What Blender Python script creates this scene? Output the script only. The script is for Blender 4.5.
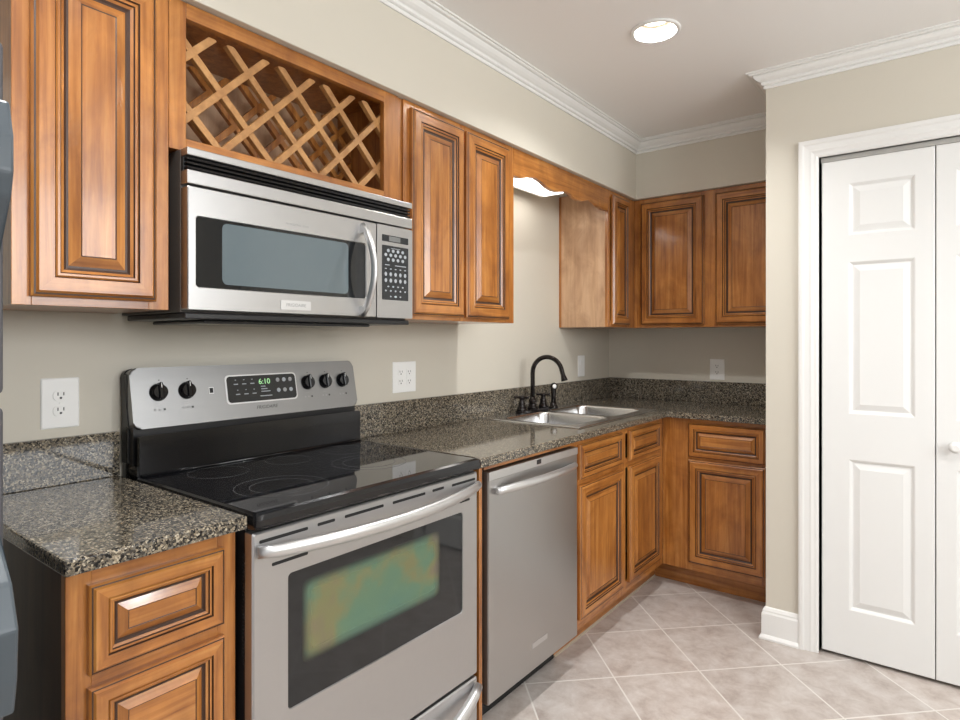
import bpy, bmesh, math, random
from mathutils import Vector, Matrix
random.seed(7)
R = math.radians
C = bpy.context.scene.collection
for o in list(bpy.data.objects): bpy.data.objects.remove(o)

# ------------------------------------------------------------------ camera
cam_d = bpy.data.cameras.new('camera')
cam = bpy.data.objects.new('camera', cam_d); C.objects.link(cam)
cam_d.sensor_width = 36.0; cam_d.lens = 606.4 / 960 * 36.0
cam_d.shift_y = -(360 - 339.7) / 960
cam_d.clip_start = 0.05
cam.location = (1.768, -0.705, 1.287)
cam.rotation_euler = (R(90), 0, R(37.6))
bpy.context.scene.camera = cam

# ------------------------------------------------------------------ world and exposure
w = bpy.data.worlds.new('world'); bpy.context.scene.world = w; w.use_nodes = True
bg = w.node_tree.nodes['Background']
bg.inputs[0].default_value = (0.97, 0.985, 1.0, 1); bg.inputs[1].default_value = 0.8
vs = bpy.context.scene.view_settings
vs.view_transform = 'Standard'; vs.look = 'None'; vs.exposure = 0.14; vs.gamma = 1.0; vs.use_curve_mapping = False
DOWN_W = 15.0        # each ceiling downlight
SINK_W = 0.7         # fluorescent fixture over the sink
LIGHT_COL = (0.985, 0.99, 0.995)

# added fill lamps: one beyond the right-wall opening, one behind the camera
def fill_light(name, loc, rot, sx, sy, watts, col):
    d = bpy.data.lights.new(name, 'AREA'); d.shape = 'RECTANGLE'; d.size = sx; d.size_y = sy; d.energy = watts; d.color = col
    o = bpy.data.objects.new(name, d); C.objects.link(o); o.location = loc; o.rotation_euler = rot
fill_light('bounce_fill', (3.86, 0.35, 1.85), (R(90), 0, R(90)), 2.2, 1.0, 60.0, (0.955, 0.98, 1.0))  # unseen added lamp, stands in for bounced flash
fill_light('rear_fill', (2.4, -3.3, 1.45), (R(90), 0, R(10)), 2.4, 1.6, 3.0, (0.955, 0.98, 1.0))  # unseen added softbox-like fill

ZC = 2.432           # ceiling height

# ------------------------------------------------------------------ materials
def mat(name, col, rough=0.5, metal=0.0, coat=0.0, emit=None, estr=0.0, ior=1.5, trans=0.0):
    m = bpy.data.materials.new(name); m.use_nodes = True
    b = m.node_tree.nodes['Principled BSDF']
    b.inputs['Base Color'].default_value = (*col, 1); b.inputs['Roughness'].default_value = rough
    b.inputs['Metallic'].default_value = metal; b.inputs['Coat Weight'].default_value = coat
    b.inputs['Coat Roughness'].default_value = 0.14; b.inputs['IOR'].default_value = ior
    b.inputs['Transmission Weight'].default_value = trans
    if emit: b.inputs['Emission Color'].default_value = (*emit, 1); b.inputs['Emission Strength'].default_value = estr
    return m
def nodes(m): return m.node_tree.nodes, m.node_tree.links, m.node_tree.nodes['Principled BSDF']
def ramp(n, stops, interp='LINEAR'):
    r = n.new('ShaderNodeValToRGB'); r.color_ramp.interpolation = interp
    e = r.color_ramp.elements
    while len(e) < len(stops): e.new(0.5)
    for q, (p, c) in zip(e, stops): q.position = p; q.color = (*c, 1)
    return r
def coords(n, l, scale, kind='Object'):
    t = n.new('ShaderNodeTexCoord'); mp = n.new('ShaderNodeMapping'); mp.inputs['Scale'].default_value = scale
    l.new(t.outputs[kind], mp.inputs['Vector']); return mp.outputs[0]
def noise(n, l, vec, scale, detail=4, rough=0.55, dist=0.0):
    q = n.new('ShaderNodeTexNoise'); q.inputs['Scale'].default_value = scale; q.inputs['Detail'].default_value = detail
    q.inputs['Roughness'].default_value = rough; q.inputs['Distortion'].default_value = dist
    l.new(vec, q.inputs['Vector']); return q
def mixc(n, l, a, b, f, mode='MIX'):
    q = n.new('ShaderNodeMix'); q.data_type = 'RGBA'; q.blend_type = mode
    for s, v in ((0, f), (6, a), (7, b)):
        if hasattr(v, 'links'): l.new(v, q.inputs[s])
        elif isinstance(v, (int, float)): q.inputs[s].default_value = v
        else: q.inputs[s].default_value = (*v, 1)
    return q.outputs[2]

def wood(name, light, mid, dark, scale, rough=0.30, coat=0.5):
    m = mat(name, mid, rough, coat=coat); n, l, b = nodes(m)
    g = noise(n, l, coords(n, l, scale), 1.0, 6, 0.6, 0.6)
    r = ramp(n, [(0.28, dark), (0.5, mid), (0.72, light)]); l.new(g.outputs['Fac'], r.inputs[0])
    bl = noise(n, l, coords(n, l, (7, 7, 4.0)), 1.0, 5, 0.62, 0.8)
    r2 = ramp(n, [(0.3, (0.52, 0.44, 0.38)), (0.62, (1.0, 1.0, 1.0))]); l.new(bl.outputs['Fac'], r2.inputs[0])
    c = mixc(n, l, r.outputs[0], r2.outputs[0], 0.85, 'MULTIPLY')
    l.new(c, b.inputs['Base Color'])
    bp = n.new('ShaderNodeBump'); bp.inputs['Strength'].default_value = 0.04; bp.inputs['Distance'].default_value = 0.002
    l.new(g.outputs['Fac'], bp.inputs['Height']); l.new(bp.outputs[0], b.inputs['Normal'])
    return m
WL, WM, WD = (0.56, 0.255, 0.068), (0.44, 0.168, 0.034), (0.24, 0.074, 0.012)
wood_v = wood('stained_maple_upright', WL, WM, WD, (55, 55, 2.4))
wood_h = wood('stained_maple_crosswise', WL, WM, WD, (2.4, 2.4, 55))
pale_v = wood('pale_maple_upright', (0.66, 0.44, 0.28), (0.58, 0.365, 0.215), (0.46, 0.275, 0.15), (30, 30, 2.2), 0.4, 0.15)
rack_w = wood('pale_maple_lattice', (0.56, 0.31, 0.12), (0.46, 0.235, 0.082), (0.34, 0.155, 0.05), (30, 30, 30), 0.4, 0.1)
dark_v = wood('dark_shaded_wood', (0.11, 0.06, 0.034), (0.08, 0.042, 0.024), (0.05, 0.027, 0.016), (30, 30, 2.2), 0.45, 0.1)  # darkened wood; the fridge's shade on the cabinet side is in the colour
glaze = mat('brown_glaze', (0.045, 0.018, 0.008), 0.42)

def plaster(name, col, var=0.03, rough=0.6):
    m = mat(name, col, rough); n, l, b = nodes(m)
    g = noise(n, l, coords(n, l, (1, 1, 1)), 260, 3, 0.6)
    bp = n.new('ShaderNodeBump'); bp.inputs['Strength'].default_value = 0.06; bp.inputs['Distance'].default_value = 0.001
    l.new(g.outputs['Fac'], bp.inputs['Height']); l.new(bp.outputs[0], b.inputs['Normal'])
    return m
wall_m = plaster('beige_wall_paint', (0.62, 0.58, 0.495))
ceil_m = plaster('ceiling_paint', (0.86, 0.845, 0.825))
trim_m = mat('white_gloss_trim', (0.80, 0.795, 0.77), 0.3)
door_m = mat('white_door_paint', (0.80, 0.80, 0.78), 0.35)

def granite():
    m = mat('speckled_granite', (0.2, 0.18, 0.14), 0.07, ior=1.48); n, l, b = nodes(m)
    v = coords(n, l, (1, 1, 1))
    ds = noise(n, l, v, 180, 2)
    add = n.new('ShaderNodeVectorMath'); add.operation = 'MULTIPLY_ADD'
    l.new(ds.outputs['Color'], add.inputs[0]); add.inputs[1].default_value = (0.006, 0.006, 0.006); l.new(v, add.inputs[2])
    vo = n.new('ShaderNodeTexVoronoi'); vo.inputs['Scale'].default_value = 290; l.new(add.outputs[0], vo.inputs['Vector'])
    sp = n.new('ShaderNodeSeparateColor'); l.new(vo.outputs['Color'], sp.inputs[0])
    r = ramp(n, [(0.0, (0.012, 0.012, 0.012)), (0.25, (0.06, 0.054, 0.046)), (0.42, (0.145, 0.122, 0.09)), (0.62, (0.29, 0.24, 0.17)),
                 (0.80, (0.17, 0.155, 0.13)), (0.92, (0.46, 0.40, 0.30))], 'CONSTANT')
    l.new(sp.outputs[0], r.inputs[0])
    f = noise(n, l, v, 420, 2)
    r2 = ramp(n, [(0.35, (0.55, 0.55, 0.55)), (0.65, (1.15, 1.15, 1.15))]); l.new(f.outputs['Fac'], r2.inputs[0])
    c = mixc(n, l, r.outputs[0], r2.outputs[0], 0.7, 'MULTIPLY')
    l.new(c, b.inputs['Base Color'])
    return m
granite_m = granite()

def steel(name, col, rough, scale, amt=0.12):
    m = mat(name, col, rough, 1.0); n, l, b = nodes(m)
    g = noise(n, l, coords(n, l, scale), 1.0, 3, 0.6)
    mr = n.new('ShaderNodeMapRange'); mr.inputs['To Min'].default_value = rough - amt / 2; mr.inputs['To Max'].default_value = rough + amt / 2
    l.new(g.outputs['Fac'], mr.inputs['Value']); l.new(mr.outputs[0], b.inputs['Roughness'])
    bp = n.new('ShaderNodeBump'); bp.inputs['Strength'].default_value = 0.035; bp.inputs['Distance'].default_value = 0.0006
    l.new(g.outputs['Fac'], bp.inputs['Height']); l.new(bp.outputs[0], b.inputs['Normal'])
    return m
steel_h = steel('brushed_steel_crosswise', (0.47, 0.465, 0.46), 0.36, (3, 3, 700))
steel_v = steel('brushed_steel_upright', (0.47, 0.465, 0.46), 0.32, (500, 500, 3))
console_m = steel('darkened_console_steel', (0.29, 0.29, 0.29), 0.40, (3, 3, 500))  # same brushed steel, colour darkened to imitate a weaker reflection
satin = steel('satin_steel_sheet', (0.50, 0.495, 0.495), 0.42, (60, 60, 60))
handle_m = mat('satin_steel_handle', (0.64, 0.64, 0.64), 0.40, 1.0)
sink_m = steel('sink_steel', (0.66, 0.66, 0.66), 0.24, (300, 6, 6), 0.08)
chrome = mat('bright_chrome', (0.8, 0.8, 0.8), 0.08, 1.0)
black_gl = mat('black_enamel', (0.006, 0.006, 0.007), 0.12)
black_pl = mat('black_plastic', (0.012, 0.012, 0.013), 0.35)
black_mt = mat('matte_black', (0.008, 0.008, 0.008), 0.7)
cook_gl = mat('black_ceramic_glass', (0.007, 0.007, 0.009), 0.035, ior=1.75)
ring_m = mat('grey_burner_print', (0.085, 0.085, 0.09), 0.15)
bronze = mat('oil_rubbed_bronze', (0.018, 0.014, 0.013), 0.16, 0.5)
white_pl = mat('white_plastic', (0.90, 0.90, 0.88), 0.3)
slot_m = mat('dark_slot', (0.02, 0.02, 0.02), 0.6)
glass_dk = mat('smoked_glass', (0.012, 0.013, 0.014), 0.05)
mw_mesh = mat('grey_screened_glass', (0.115, 0.145, 0.158), 0.08)
btn_m = mat('pale_button_print', (0.36, 0.38, 0.40), 0.4)
print_dk = mat('dark_print', (0.03, 0.03, 0.03), 0.5)
print_gr = mat('grey_print', (0.30, 0.30, 0.30), 0.5)
led_m = mat('green_led_digits', (0.02, 0.05, 0.02), 0.4, emit=(0.5, 1.0, 0.45), estr=0.8)
panel_m = mat('charcoal_control_panel', (0.012, 0.014, 0.016), 0.18)
fridge_m = mat('dark_grey_fridge_paint', (0.075, 0.075, 0.082), 0.38)
fridge_h = mat('slate_handle_plastic', (0.06, 0.075, 0.088), 0.4)
lamp_m = mat('lamp_glow', (1, 1, 1), 0.5, emit=(1.0, 0.93, 0.82), estr=3.0)
tube_m = mat('diffuser_glow', (1, 1, 1), 0.5, emit=(1.0, 0.97, 0.92), estr=2.4)
def painted_sheen():
    # coated pane; the bright floor's reflection is painted in as a soft-edged green patch
    m = mat('coated_glass_painted_sheen', (0.3, 0.4, 0.3), 0.2, 0.8); n, l, b = nodes(m)
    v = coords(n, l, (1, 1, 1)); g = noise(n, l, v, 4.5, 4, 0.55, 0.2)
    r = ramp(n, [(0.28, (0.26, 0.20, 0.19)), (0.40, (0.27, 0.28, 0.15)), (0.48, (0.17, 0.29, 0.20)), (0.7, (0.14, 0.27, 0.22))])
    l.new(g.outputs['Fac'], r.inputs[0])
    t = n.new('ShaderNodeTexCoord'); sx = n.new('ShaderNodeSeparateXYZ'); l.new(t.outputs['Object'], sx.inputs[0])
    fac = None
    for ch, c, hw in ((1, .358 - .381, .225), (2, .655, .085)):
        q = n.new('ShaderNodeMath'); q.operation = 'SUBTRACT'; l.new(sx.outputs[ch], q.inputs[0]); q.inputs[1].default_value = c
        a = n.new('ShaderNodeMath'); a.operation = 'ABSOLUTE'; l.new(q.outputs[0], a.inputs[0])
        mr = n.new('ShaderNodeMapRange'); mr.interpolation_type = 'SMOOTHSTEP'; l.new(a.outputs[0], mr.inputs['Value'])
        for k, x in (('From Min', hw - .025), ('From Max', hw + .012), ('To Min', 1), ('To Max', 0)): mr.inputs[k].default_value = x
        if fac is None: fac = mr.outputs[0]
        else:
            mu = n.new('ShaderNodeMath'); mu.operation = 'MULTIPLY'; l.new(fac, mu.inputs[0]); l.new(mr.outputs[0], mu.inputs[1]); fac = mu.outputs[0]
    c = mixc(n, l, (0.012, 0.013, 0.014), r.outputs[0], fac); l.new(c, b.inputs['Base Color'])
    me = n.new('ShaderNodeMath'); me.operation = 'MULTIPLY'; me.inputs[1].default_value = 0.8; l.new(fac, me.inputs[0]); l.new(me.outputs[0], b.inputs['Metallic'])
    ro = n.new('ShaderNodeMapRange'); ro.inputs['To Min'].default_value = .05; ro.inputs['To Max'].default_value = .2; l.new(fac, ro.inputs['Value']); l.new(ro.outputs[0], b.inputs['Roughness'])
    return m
painted_sheen_m = painted_sheen()

def tiles():
    m = mat('beige_floor_tile', (0.5, 0.45, 0.4), 0.32); n, l, b = nodes(m)
    t = n.new('ShaderNodeTexCoord'); mp = n.new('ShaderNodeMapping'); mp.vector_type = 'TEXTURE'
    mp.inputs['Location'].default_value = (1.005, 1.682, 0); mp.inputs['Rotation'].default_value = (0, 0, R(45))
    l.new(t.outputs['Object'], mp.inputs['Vector'])
    br = n.new('ShaderNodeTexBrick'); br.offset = 0.0; br.squash = 1.0
    T = 0.3444
    for k, v in (('Scale', 1.0), ('Mortar Size', 0.0035), ('Mortar Smooth', 0.2), ('Bias', 0.0), ('Brick Width', T), ('Row Height', T)):
        br.inputs[k].default_value = v
    l.new(mp.outputs[0], br.inputs['Vector'])
    br.inputs['Color1'].default_value = (0.92, 0.92, 0.92, 1); br.inputs['Color2'].default_value = (1.05, 1.04, 1.03, 1); br.inputs['Mortar'].default_value = (1, 1, 1, 1)
    v = coords(n, l, (1, 1, 1))
    g = noise(n, l, v, 11, 9, 0.7, 0.3)
    r = ramp(n, [(0.3, (0.38, 0.315, 0.28)), (0.48, (0.51, 0.45, 0.41)), (0.66, (0.61, 0.565, 0.53))]); l.new(g.outputs['Fac'], r.inputs[0])
    c = mixc(n, l, r.outputs[0], br.outputs['Color'], 1.0, 'MULTIPLY')
    c = mixc(n, l, c, (0.70, 0.665, 0.62), br.outputs['Fac'])
    l.new(c, b.inputs['Base Color'])
    bp = n.new('ShaderNodeBump'); bp.invert = True; bp.inputs['Strength'].default_value = 0.35; bp.inputs['Distance'].default_value = 0.002
    l.new(br.outputs['Fac'], bp.inputs['Height']); l.new(bp.outputs[0], b.inputs['Normal'])
    return m
tile_m = tiles()

# ------------------------------------------------------------------ mesh helpers
class Fr:
    """maps (u, v, d) to the world"""
    def __init__(s, o=(0, 0, 0), U=(1, 0, 0), V=(0, 1, 0), N=(0, 0, 1)):
        s.o, s.U, s.V, s.N = Vector(o), Vector(U).normalized(), Vector(V).normalized(), Vector(N).normalized()
    def __call__(s, u, v, d=0.0): return s.o + s.U * u + s.V * v + s.N * d
XYZ = Fr()
def LW(x): return Fr((x, 0, 0), (0, 1, 0), (0, 0, 1), (1, 0, 0))      # faces +x : u = y, v = z
def BW(y): return Fr((0, y, 0), (1, 0, 0), (0, 0, 1), (0, -1, 0))     # faces -y : u = x, v = z

def rrect(u0, u1, v0, v1, r=0.0, n=5):
    if r <= 0: return [(u0, v0), (u1, v0), (u1, v1), (u0, v1)]
    out = []
    for cx, cy, a in ((u1 - r, v0 + r, -90), (u1 - r, v1 - r, 0), (u0 + r, v1 - r, 90), (u0 + r, v0 + r, 180)):
        for k in range(n + 1):
            t = R(a + 90 * k / n); out.append((cx + r * math.cos(t), cy + r * math.sin(t)))
    return out
def circ(cu, cv, r, n=32): return [(cu + r * math.cos(2 * math.pi * k / n), cv + r * math.sin(2 * math.pi * k / n)) for k in range(n)]

class MB:
    def __init__(s): s.bm = bmesh.new(); s.mats = []
    def mi(s, m):
        if m not in s.mats: s.mats.append(m)
        return s.mats.index(m)
    def face(s, pts, m, smooth=False):
        f = s.bm.faces.new([s.bm.verts.new(p) for p in pts]); f.material_index = s.mi(m); f.smooth = smooth; return f
    def prism(s, outline, d0, d1, m, fr=XYZ, bev=0.0, seg=2, smooth=False, bevall=True):
        bm = s.bm; k = s.mi(m); n = len(outline)
        a = [bm.verts.new(fr(u, v, d0)) for u, v in outline]; b = [bm.verts.new(fr(u, v, d1)) for u, v in outline]
        fs = [bm.faces.new(b), bm.faces.new(a[::-1])]
        for i in range(n):
            f = bm.faces.new([a[i], a[(i + 1) % n], b[(i + 1) % n], b[i]]); f.smooth = smooth; fs.append(f)
        for f in fs: f.material_index = k
        if bev > 0:
            es = set(fs[0].edges) if not bevall else {e for f in fs for e in f.edges}
            bmesh.ops.bevel(bm, geom=list(es), offset=bev, segments=seg, profile=0.5, affect='EDGES', clamp_overlap=True)
    def box(s, u0, u1, v0, v1, d0, d1, m, fr=XYZ, bev=0.0, seg=2): s.prism(rrect(u0, u1, v0, v1), d0, d1, m, fr, bev, seg)
    def loft(s, loops, ms, fr=XYZ, cap0=True, cap1=True, capm=None, smooth=False, side=None):
        """loops: list of (outline, depth); ms[i] colours the strip i -> i+1; side(i, k) may override"""
        bm = s.bm; vs = []
        for ol, d in loops: vs.append([bm.verts.new(fr(u, v, d)) for u, v in ol])
        n = len(vs[0])
        for i in range(len(vs) - 1):
            for k in range(n):
                f = bm.faces.new([vs[i][k], vs[i][(k + 1) % n], vs[i + 1][(k + 1) % n], vs[i + 1][k]])
                mm = ms[i] if isinstance(ms, (list, tuple)) else ms
                if side: mm = side(i, k, mm)
                f.material_index = s.mi(mm); f.smooth = smooth
        lm = capm or (ms[-1] if isinstance(ms, (list, tuple)) else ms)
        if cap1: bm.faces.new(vs[-1]).material_index = s.mi(lm)
        if cap0: bm.faces.new(vs[0][::-1]).material_index = s.mi(ms[0] if isinstance(ms, (list, tuple)) else ms)
    def lathe(s, prof, c, m, fr=XYZ, n=32, smooth=True, cap0=True, cap1=True):
        s.loft([(circ(c[0], c[1], r, n), h) for r, h in prof], m, fr, cap0, cap1, smooth=smooth)
    def tube(s, pts, r, m, n=14, flat=(1, 1), up=(0, 0, 1), caps=True):
        bm = s.bm; pts = [Vector(p) for p in pts]; k = s.mi(m); rings = []
        for i, p in enumerate(pts):
            t = (pts[min(i + 1, len(pts) - 1)] - pts[max(i - 1, 0)]).normalized()
            a = Vector(up).cross(t)
            if a.length < 1e-4: a = Vector((1, 0, 0)).cross(t)
            a.normalize(); b = t.cross(a).normalized()
            rr = r[i] if isinstance(r, (list, tuple)) else r
            rings.append([bm.verts.new(p + a * (rr * flat[0] * math.cos(2 * math.pi * q / n)) + b * (rr * flat[1] * math.sin(2 * math.pi * q / n))) for q in range(n)])
        for i in range(len(rings) - 1):
            for q in range(n):
                f = bm.faces.new([rings[i][q], rings[i][(q + 1) % n], rings[i + 1][(q + 1) % n], rings[i + 1][q]]); f.smooth = True; f.material_index = k
        if caps:
            for rg in (rings[0][::-1], rings[-1]): bm.faces.new(rg).material_index = k
    def slab(s, xs, ys, keep, z0, z1, m):
        """grid slab with the cells keep(i, j) only"""
        bm = s.bm; k = s.mi(m); V = {}
        def vt(i, j, z): return V.setdefault((i, j, z), bm.verts.new((xs[i], ys[j], z)) if (i, j, z) not in V else V[(i, j, z)])
        nx, ny = len(xs) - 1, len(ys) - 1
        ok = lambda i, j: 0 <= i < nx and 0 <= j < ny and keep(i, j)
        for i in range(nx):
            for j in range(ny):
                if not ok(i, j): continue
                fs = [[vt(i, j, z1), vt(i + 1, j, z1), vt(i + 1, j + 1, z1), vt(i, j + 1, z1)], [vt(i, j, z0), vt(i, j + 1, z0), vt(i + 1, j + 1, z0), vt(i + 1, j, z0)]]
                for (a, b, di, dj) in (((i, j), (i + 1, j), 0, -1), ((i + 1, j), (i + 1, j + 1), 1, 0), ((i + 1, j + 1), (i, j + 1), 0, 1), ((i, j + 1), (i, j), -1, 0)):
                    if not ok(i + di, j + dj): fs.append([vt(*a, z0), vt(*b, z0), vt(*b, z1), vt(*a, z1)])
                for f in fs: bm.faces.new(f).material_index = k
    def sweep(s, path, prof, m):
        """path: (x, y) points, the profile (out, z) grows to the right of the way; mitred"""
        bm = s.bm; k = s.mi(m); n = len(path); P = [Vector(p) for p in path]; rows = []
        for i in range(n):
            ds = []
            if i > 0: ds.append((P[i] - P[i - 1]).normalized())
            if i < n - 1: ds.append((P[i + 1] - P[i]).normalized())
            ns = [Vector((d.y, -d.x)) for d in ds]
            q = ns[0] if len(ns) == 1 else (ns[0] + ns[1]) / (1 + ns[0].dot(ns[1]))
            rows.append([bm.verts.new((P[i].x + q.x * o, P[i].y + q.y * o, z)) for o, z in prof])
        np_ = len(prof)
        for i in range(n - 1):
            for j in range(np_):
                f = bm.faces.new([rows[i][j], rows[i + 1][j], rows[i + 1][(j + 1) % np_], rows[i][(j + 1) % np_]]); f.material_index = k
        bm.faces.new(rows[0]).material_index = k; bm.faces.new(rows[-1][::-1]).material_index = k
    def text(s, body, size, m, fr, u, v, align='CENTER', extrude=0.0003, shear=0.0, bold=0.0):
        cu = bpy.data.curves.new('t', 'FONT'); cu.body = body; cu.size = size; cu.align_x = align; cu.align_y = 'CENTER'; cu.extrude = extrude; cu.shear = shear; cu.offset = bold
        o = bpy.data.objects.new('t', cu); C.objects.link(o); bpy.context.view_layer.update()
        me = bpy.data.meshes.new_from_object(o.evaluated_get(bpy.context.evaluated_depsgraph_get()))
        k = s.mi(m); vs_ = [s.bm.verts.new(fr(u + q.co.x, v + q.co.y, q.co.z)) for q in me.vertices]
        for p in me.polygons:
            try: s.bm.faces.new([vs_[i] for i in p.vertices]).material_index = k
            except ValueError: pass
        bpy.data.objects.remove(o); bpy.data.curves.remove(cu); bpy.data.meshes.remove(me)
    def build(s, name, parent=None, label=None, origin=None):
        bmesh.ops.recalc_face_normals(s.bm, faces=s.bm.faces)
        off = Vector(origin) if origin else Vector((0, 0, 0))
        if parent is not None:
            q = parent
            while q.parent: q = q.parent
            off = Vector(q['_o'])
        bmesh.ops.translate(s.bm, verts=s.bm.verts, vec=-off)
        me = bpy.data.meshes.new(name); s.bm.to_mesh(me); s.bm.free()
        for m in s.mats: me.materials.append(m)
        o = bpy.data.objects.new(name, me); C.objects.link(o)
        if parent is not None: o.parent = parent
        elif origin: o.location = off
        o['_o'] = tuple(off)
        if label: o['label'] = label
        return o
def bevel_mod(o, wd, seg=2):
    b = o.modifiers.new('bevel', 'BEVEL'); b.width = wd; b.segments = seg; b.limit_method = 'ANGLE'; b.angle_limit = R(50); return o
def thing(name, label, cat, loc, group=None):
    o = bpy.data.objects.new(name, None); C.objects.link(o); o.location = loc; o['_o'] = tuple(loc); o.empty_display_size = 0.05
    o['label'] = label; o['category'] = cat
    if group: o['group'] = group
    return o
def tag(o, label, cat, group=None):
    o['label'] = label; o['category'] = cat
    if group: o['group'] = group
    return o
def struct(o): o['kind'] = 'structure'; return o

# ------------------------------------------------------------------ room shell
XR, YB, YF = 3.7, 2.987, -3.4
XP, YP = 1.148, 2.125          # pantry corner
m = MB(); m.box(-0.1, XR + .1, YF, YB + .1, -0.1, 0, tile_m); struct(m.build('floor'))
m = MB()
DL = [(0.912, 1.472), (0.912, -0.35), (2.35, 0.75), (2.35, -1.4)]     # ceiling downlights
m.box(-0.1, XR + .1, YF, YB + .1, ZC + 0.10, ZC + .2, ceil_m)
HS = 0.098
xs = sorted({-0.1, XR + .1} | {x + s * HS for x, _ in DL for s in (-1, 1)}); ys = sorted({YF, YB + .1} | {y + s * HS for _, y in DL for s in (-1, 1)})
inh = lambda i, j: any(abs((xs[i] + xs[i + 1]) / 2 - x) < HS and abs((ys[j] + ys[j + 1]) / 2 - y) < HS for x, y in DL)
m.slab(xs, ys, lambda i, j: not inh(i, j), ZC, ZC + 0.10, ceil_m)
for x, y in DL:                                   # square hole narrowed to the round can opening
    sq = []
    n = 40
    for k in range(n):
        a = 2 * math.pi * k / n; c, s_ = math.cos(a), math.sin(a); q = HS / max(abs(c), abs(s_)); sq.append((x + q * c, y + q * s_))
    m.loft([(sq, ZC), (circ(x, y, 0.078, n), ZC), (circ(x, y, 0.078, n), ZC + 0.01), (sq, ZC + 0.01)], ceil_m, cap0=False, cap1=False)
struct(m.build('ceiling'))
m = MB(); m.box(-0.1, 0, YF, YB + .1, 0, ZC + .1, wall_m); struct(m.build('wall_left'))
m = MB(); m.box(0, XR + .1, YB, YB + .1, 0, ZC + .1, wall_m); struct(m.build('wall_back'))
m = MB(); WY0, WY1, WZ0, WZ1 = -.75, 1.45, 1.35, 2.34  # opening added in the unseen wall to pass the fill lamp
for a, b, c, d in ((-1.6, WY0, 0, ZC + .1), (WY1, YB, 0, ZC + .1), (WY0, WY1, 0, WZ0), (WY0, WY1, WZ1, ZC + .1)): m.box(XR, XR + .1, a, b, c, d, wall_m)
struct(m.build('wall_right'))
m = MB(); fw = Fr((XR, 0, 0), (0, -1, 0), (0, 0, 1), (-1, 0, 0))
for a, b, c, d in ((WY0 - .06, WY0, WZ0 - .06, WZ1 + .06), (WY1, WY1 + .06, WZ0 - .06, WZ1 + .06), (WY0, WY1, WZ0 - .06, WZ0), (WY0, WY1, WZ1, WZ1 + .06), (.33, .37, WZ0, WZ1)): m.box(-b, -a, c, d, -.02, .018, trim_m, fw)
struct(m.build('added_window_1'))  # added, unseen frame around the opening made for the fill lamp
# soffit over the cabinets
SX, SZ, SY = 0.330, 2.106, 2.657
m = MB(); m.slab([0, SX, XP], [YF, SY, YB], lambda i, j: i == 0 or j == 1, SZ, ZC + .05, wall_m); struct(bevel_mod(m.build('wall_soffit'), .003))
# pantry block with the closet opening
OX0, OX1, OZ = 1.350, 2.117, 2.036
m = MB()
m.prism([(XP, 0), (OX0, 0), (OX0, OZ), (OX1, OZ), (OX1, 0), (XR, 0), (XR, ZC + .05), (XP, ZC + .05)], -0.11, 0, wall_m, BW(YP))
m.box(XP, XP + .11, YP + .11, YB, 0, ZC + .05, wall_m)
struct(m.build('wall_pantry'))

crown = [(0, ZC - .064), (.007, ZC - .064), (.0085, ZC - .060), (.0085, ZC - .055), (.005, ZC - .053), (.005, ZC - .050), (.012, ZC - .049), (.016, ZC - .046), (.017, ZC - .041), (.0145, ZC - .039), (.0165, ZC - .036),
         (.024, ZC - .033), (.034, ZC - .026), (.041, ZC - .018), (.043, ZC - .015), (.041, ZC - .0125), (.043, ZC - .011), (.053, ZC - .011), (.057, ZC - .008), (.057, ZC - .005), (.067, ZC - .005), (.067, ZC + .002), (0, ZC + .002)]
m = MB(); m.sweep([(SX, YF + .05), (SX, SY), (XP, SY), (XP, YP), (XR, YP)], crown, trim_m); struct(m.build('trim_1'))
basep = [(0, 0), (.024, 0), (.024, .008), (.017, .018), (.015, .02), (.015, .108), (.011, .116), (.011, .122), (.006, .132), (0, .136)]
m = MB(); m.sweep([(XP, 2.50), (XP, YP), (1.277, YP)], basep, trim_m); struct(m.build('baseboard_pantry'))
# door casing: steps of a moulding, mitred
m = MB(); CX0, CX1, CZ1 = 1.277, OX1 + .073, OZ + .073
def U(i): return [(CX0 + i, 0), (CX0 + i, CZ1 - i), (CX1 - i, CZ1 - i), (CX1 - i, 0)]
st = [(0, 0), (0, .018), (.006, .020), (.016, .020), (.022, .016), (.040, .014), (.046, .015), (.056, .011), (.066, .011), (.073, .006), (.073, -0.11), (.062, -0.11), (.062, 0)]
bm = m.bm; k = m.mi(trim_m); rows = [[bm.verts.new(BW(YP)(u, v, d)) for u, v in U(i)] for i, d in st]
for i in range(len(rows)):
    a, b = rows[i], rows[(i + 1) % len(rows)]
    for j in range(3): bm.faces.new([a[j], a[j + 1], b[j + 1], b[j]]).material_index = k
for j in (0, 3): bm.faces.new([r_[j] for r_ in rows]).material_index = k
struct(m.build('trim_2'))

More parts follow.
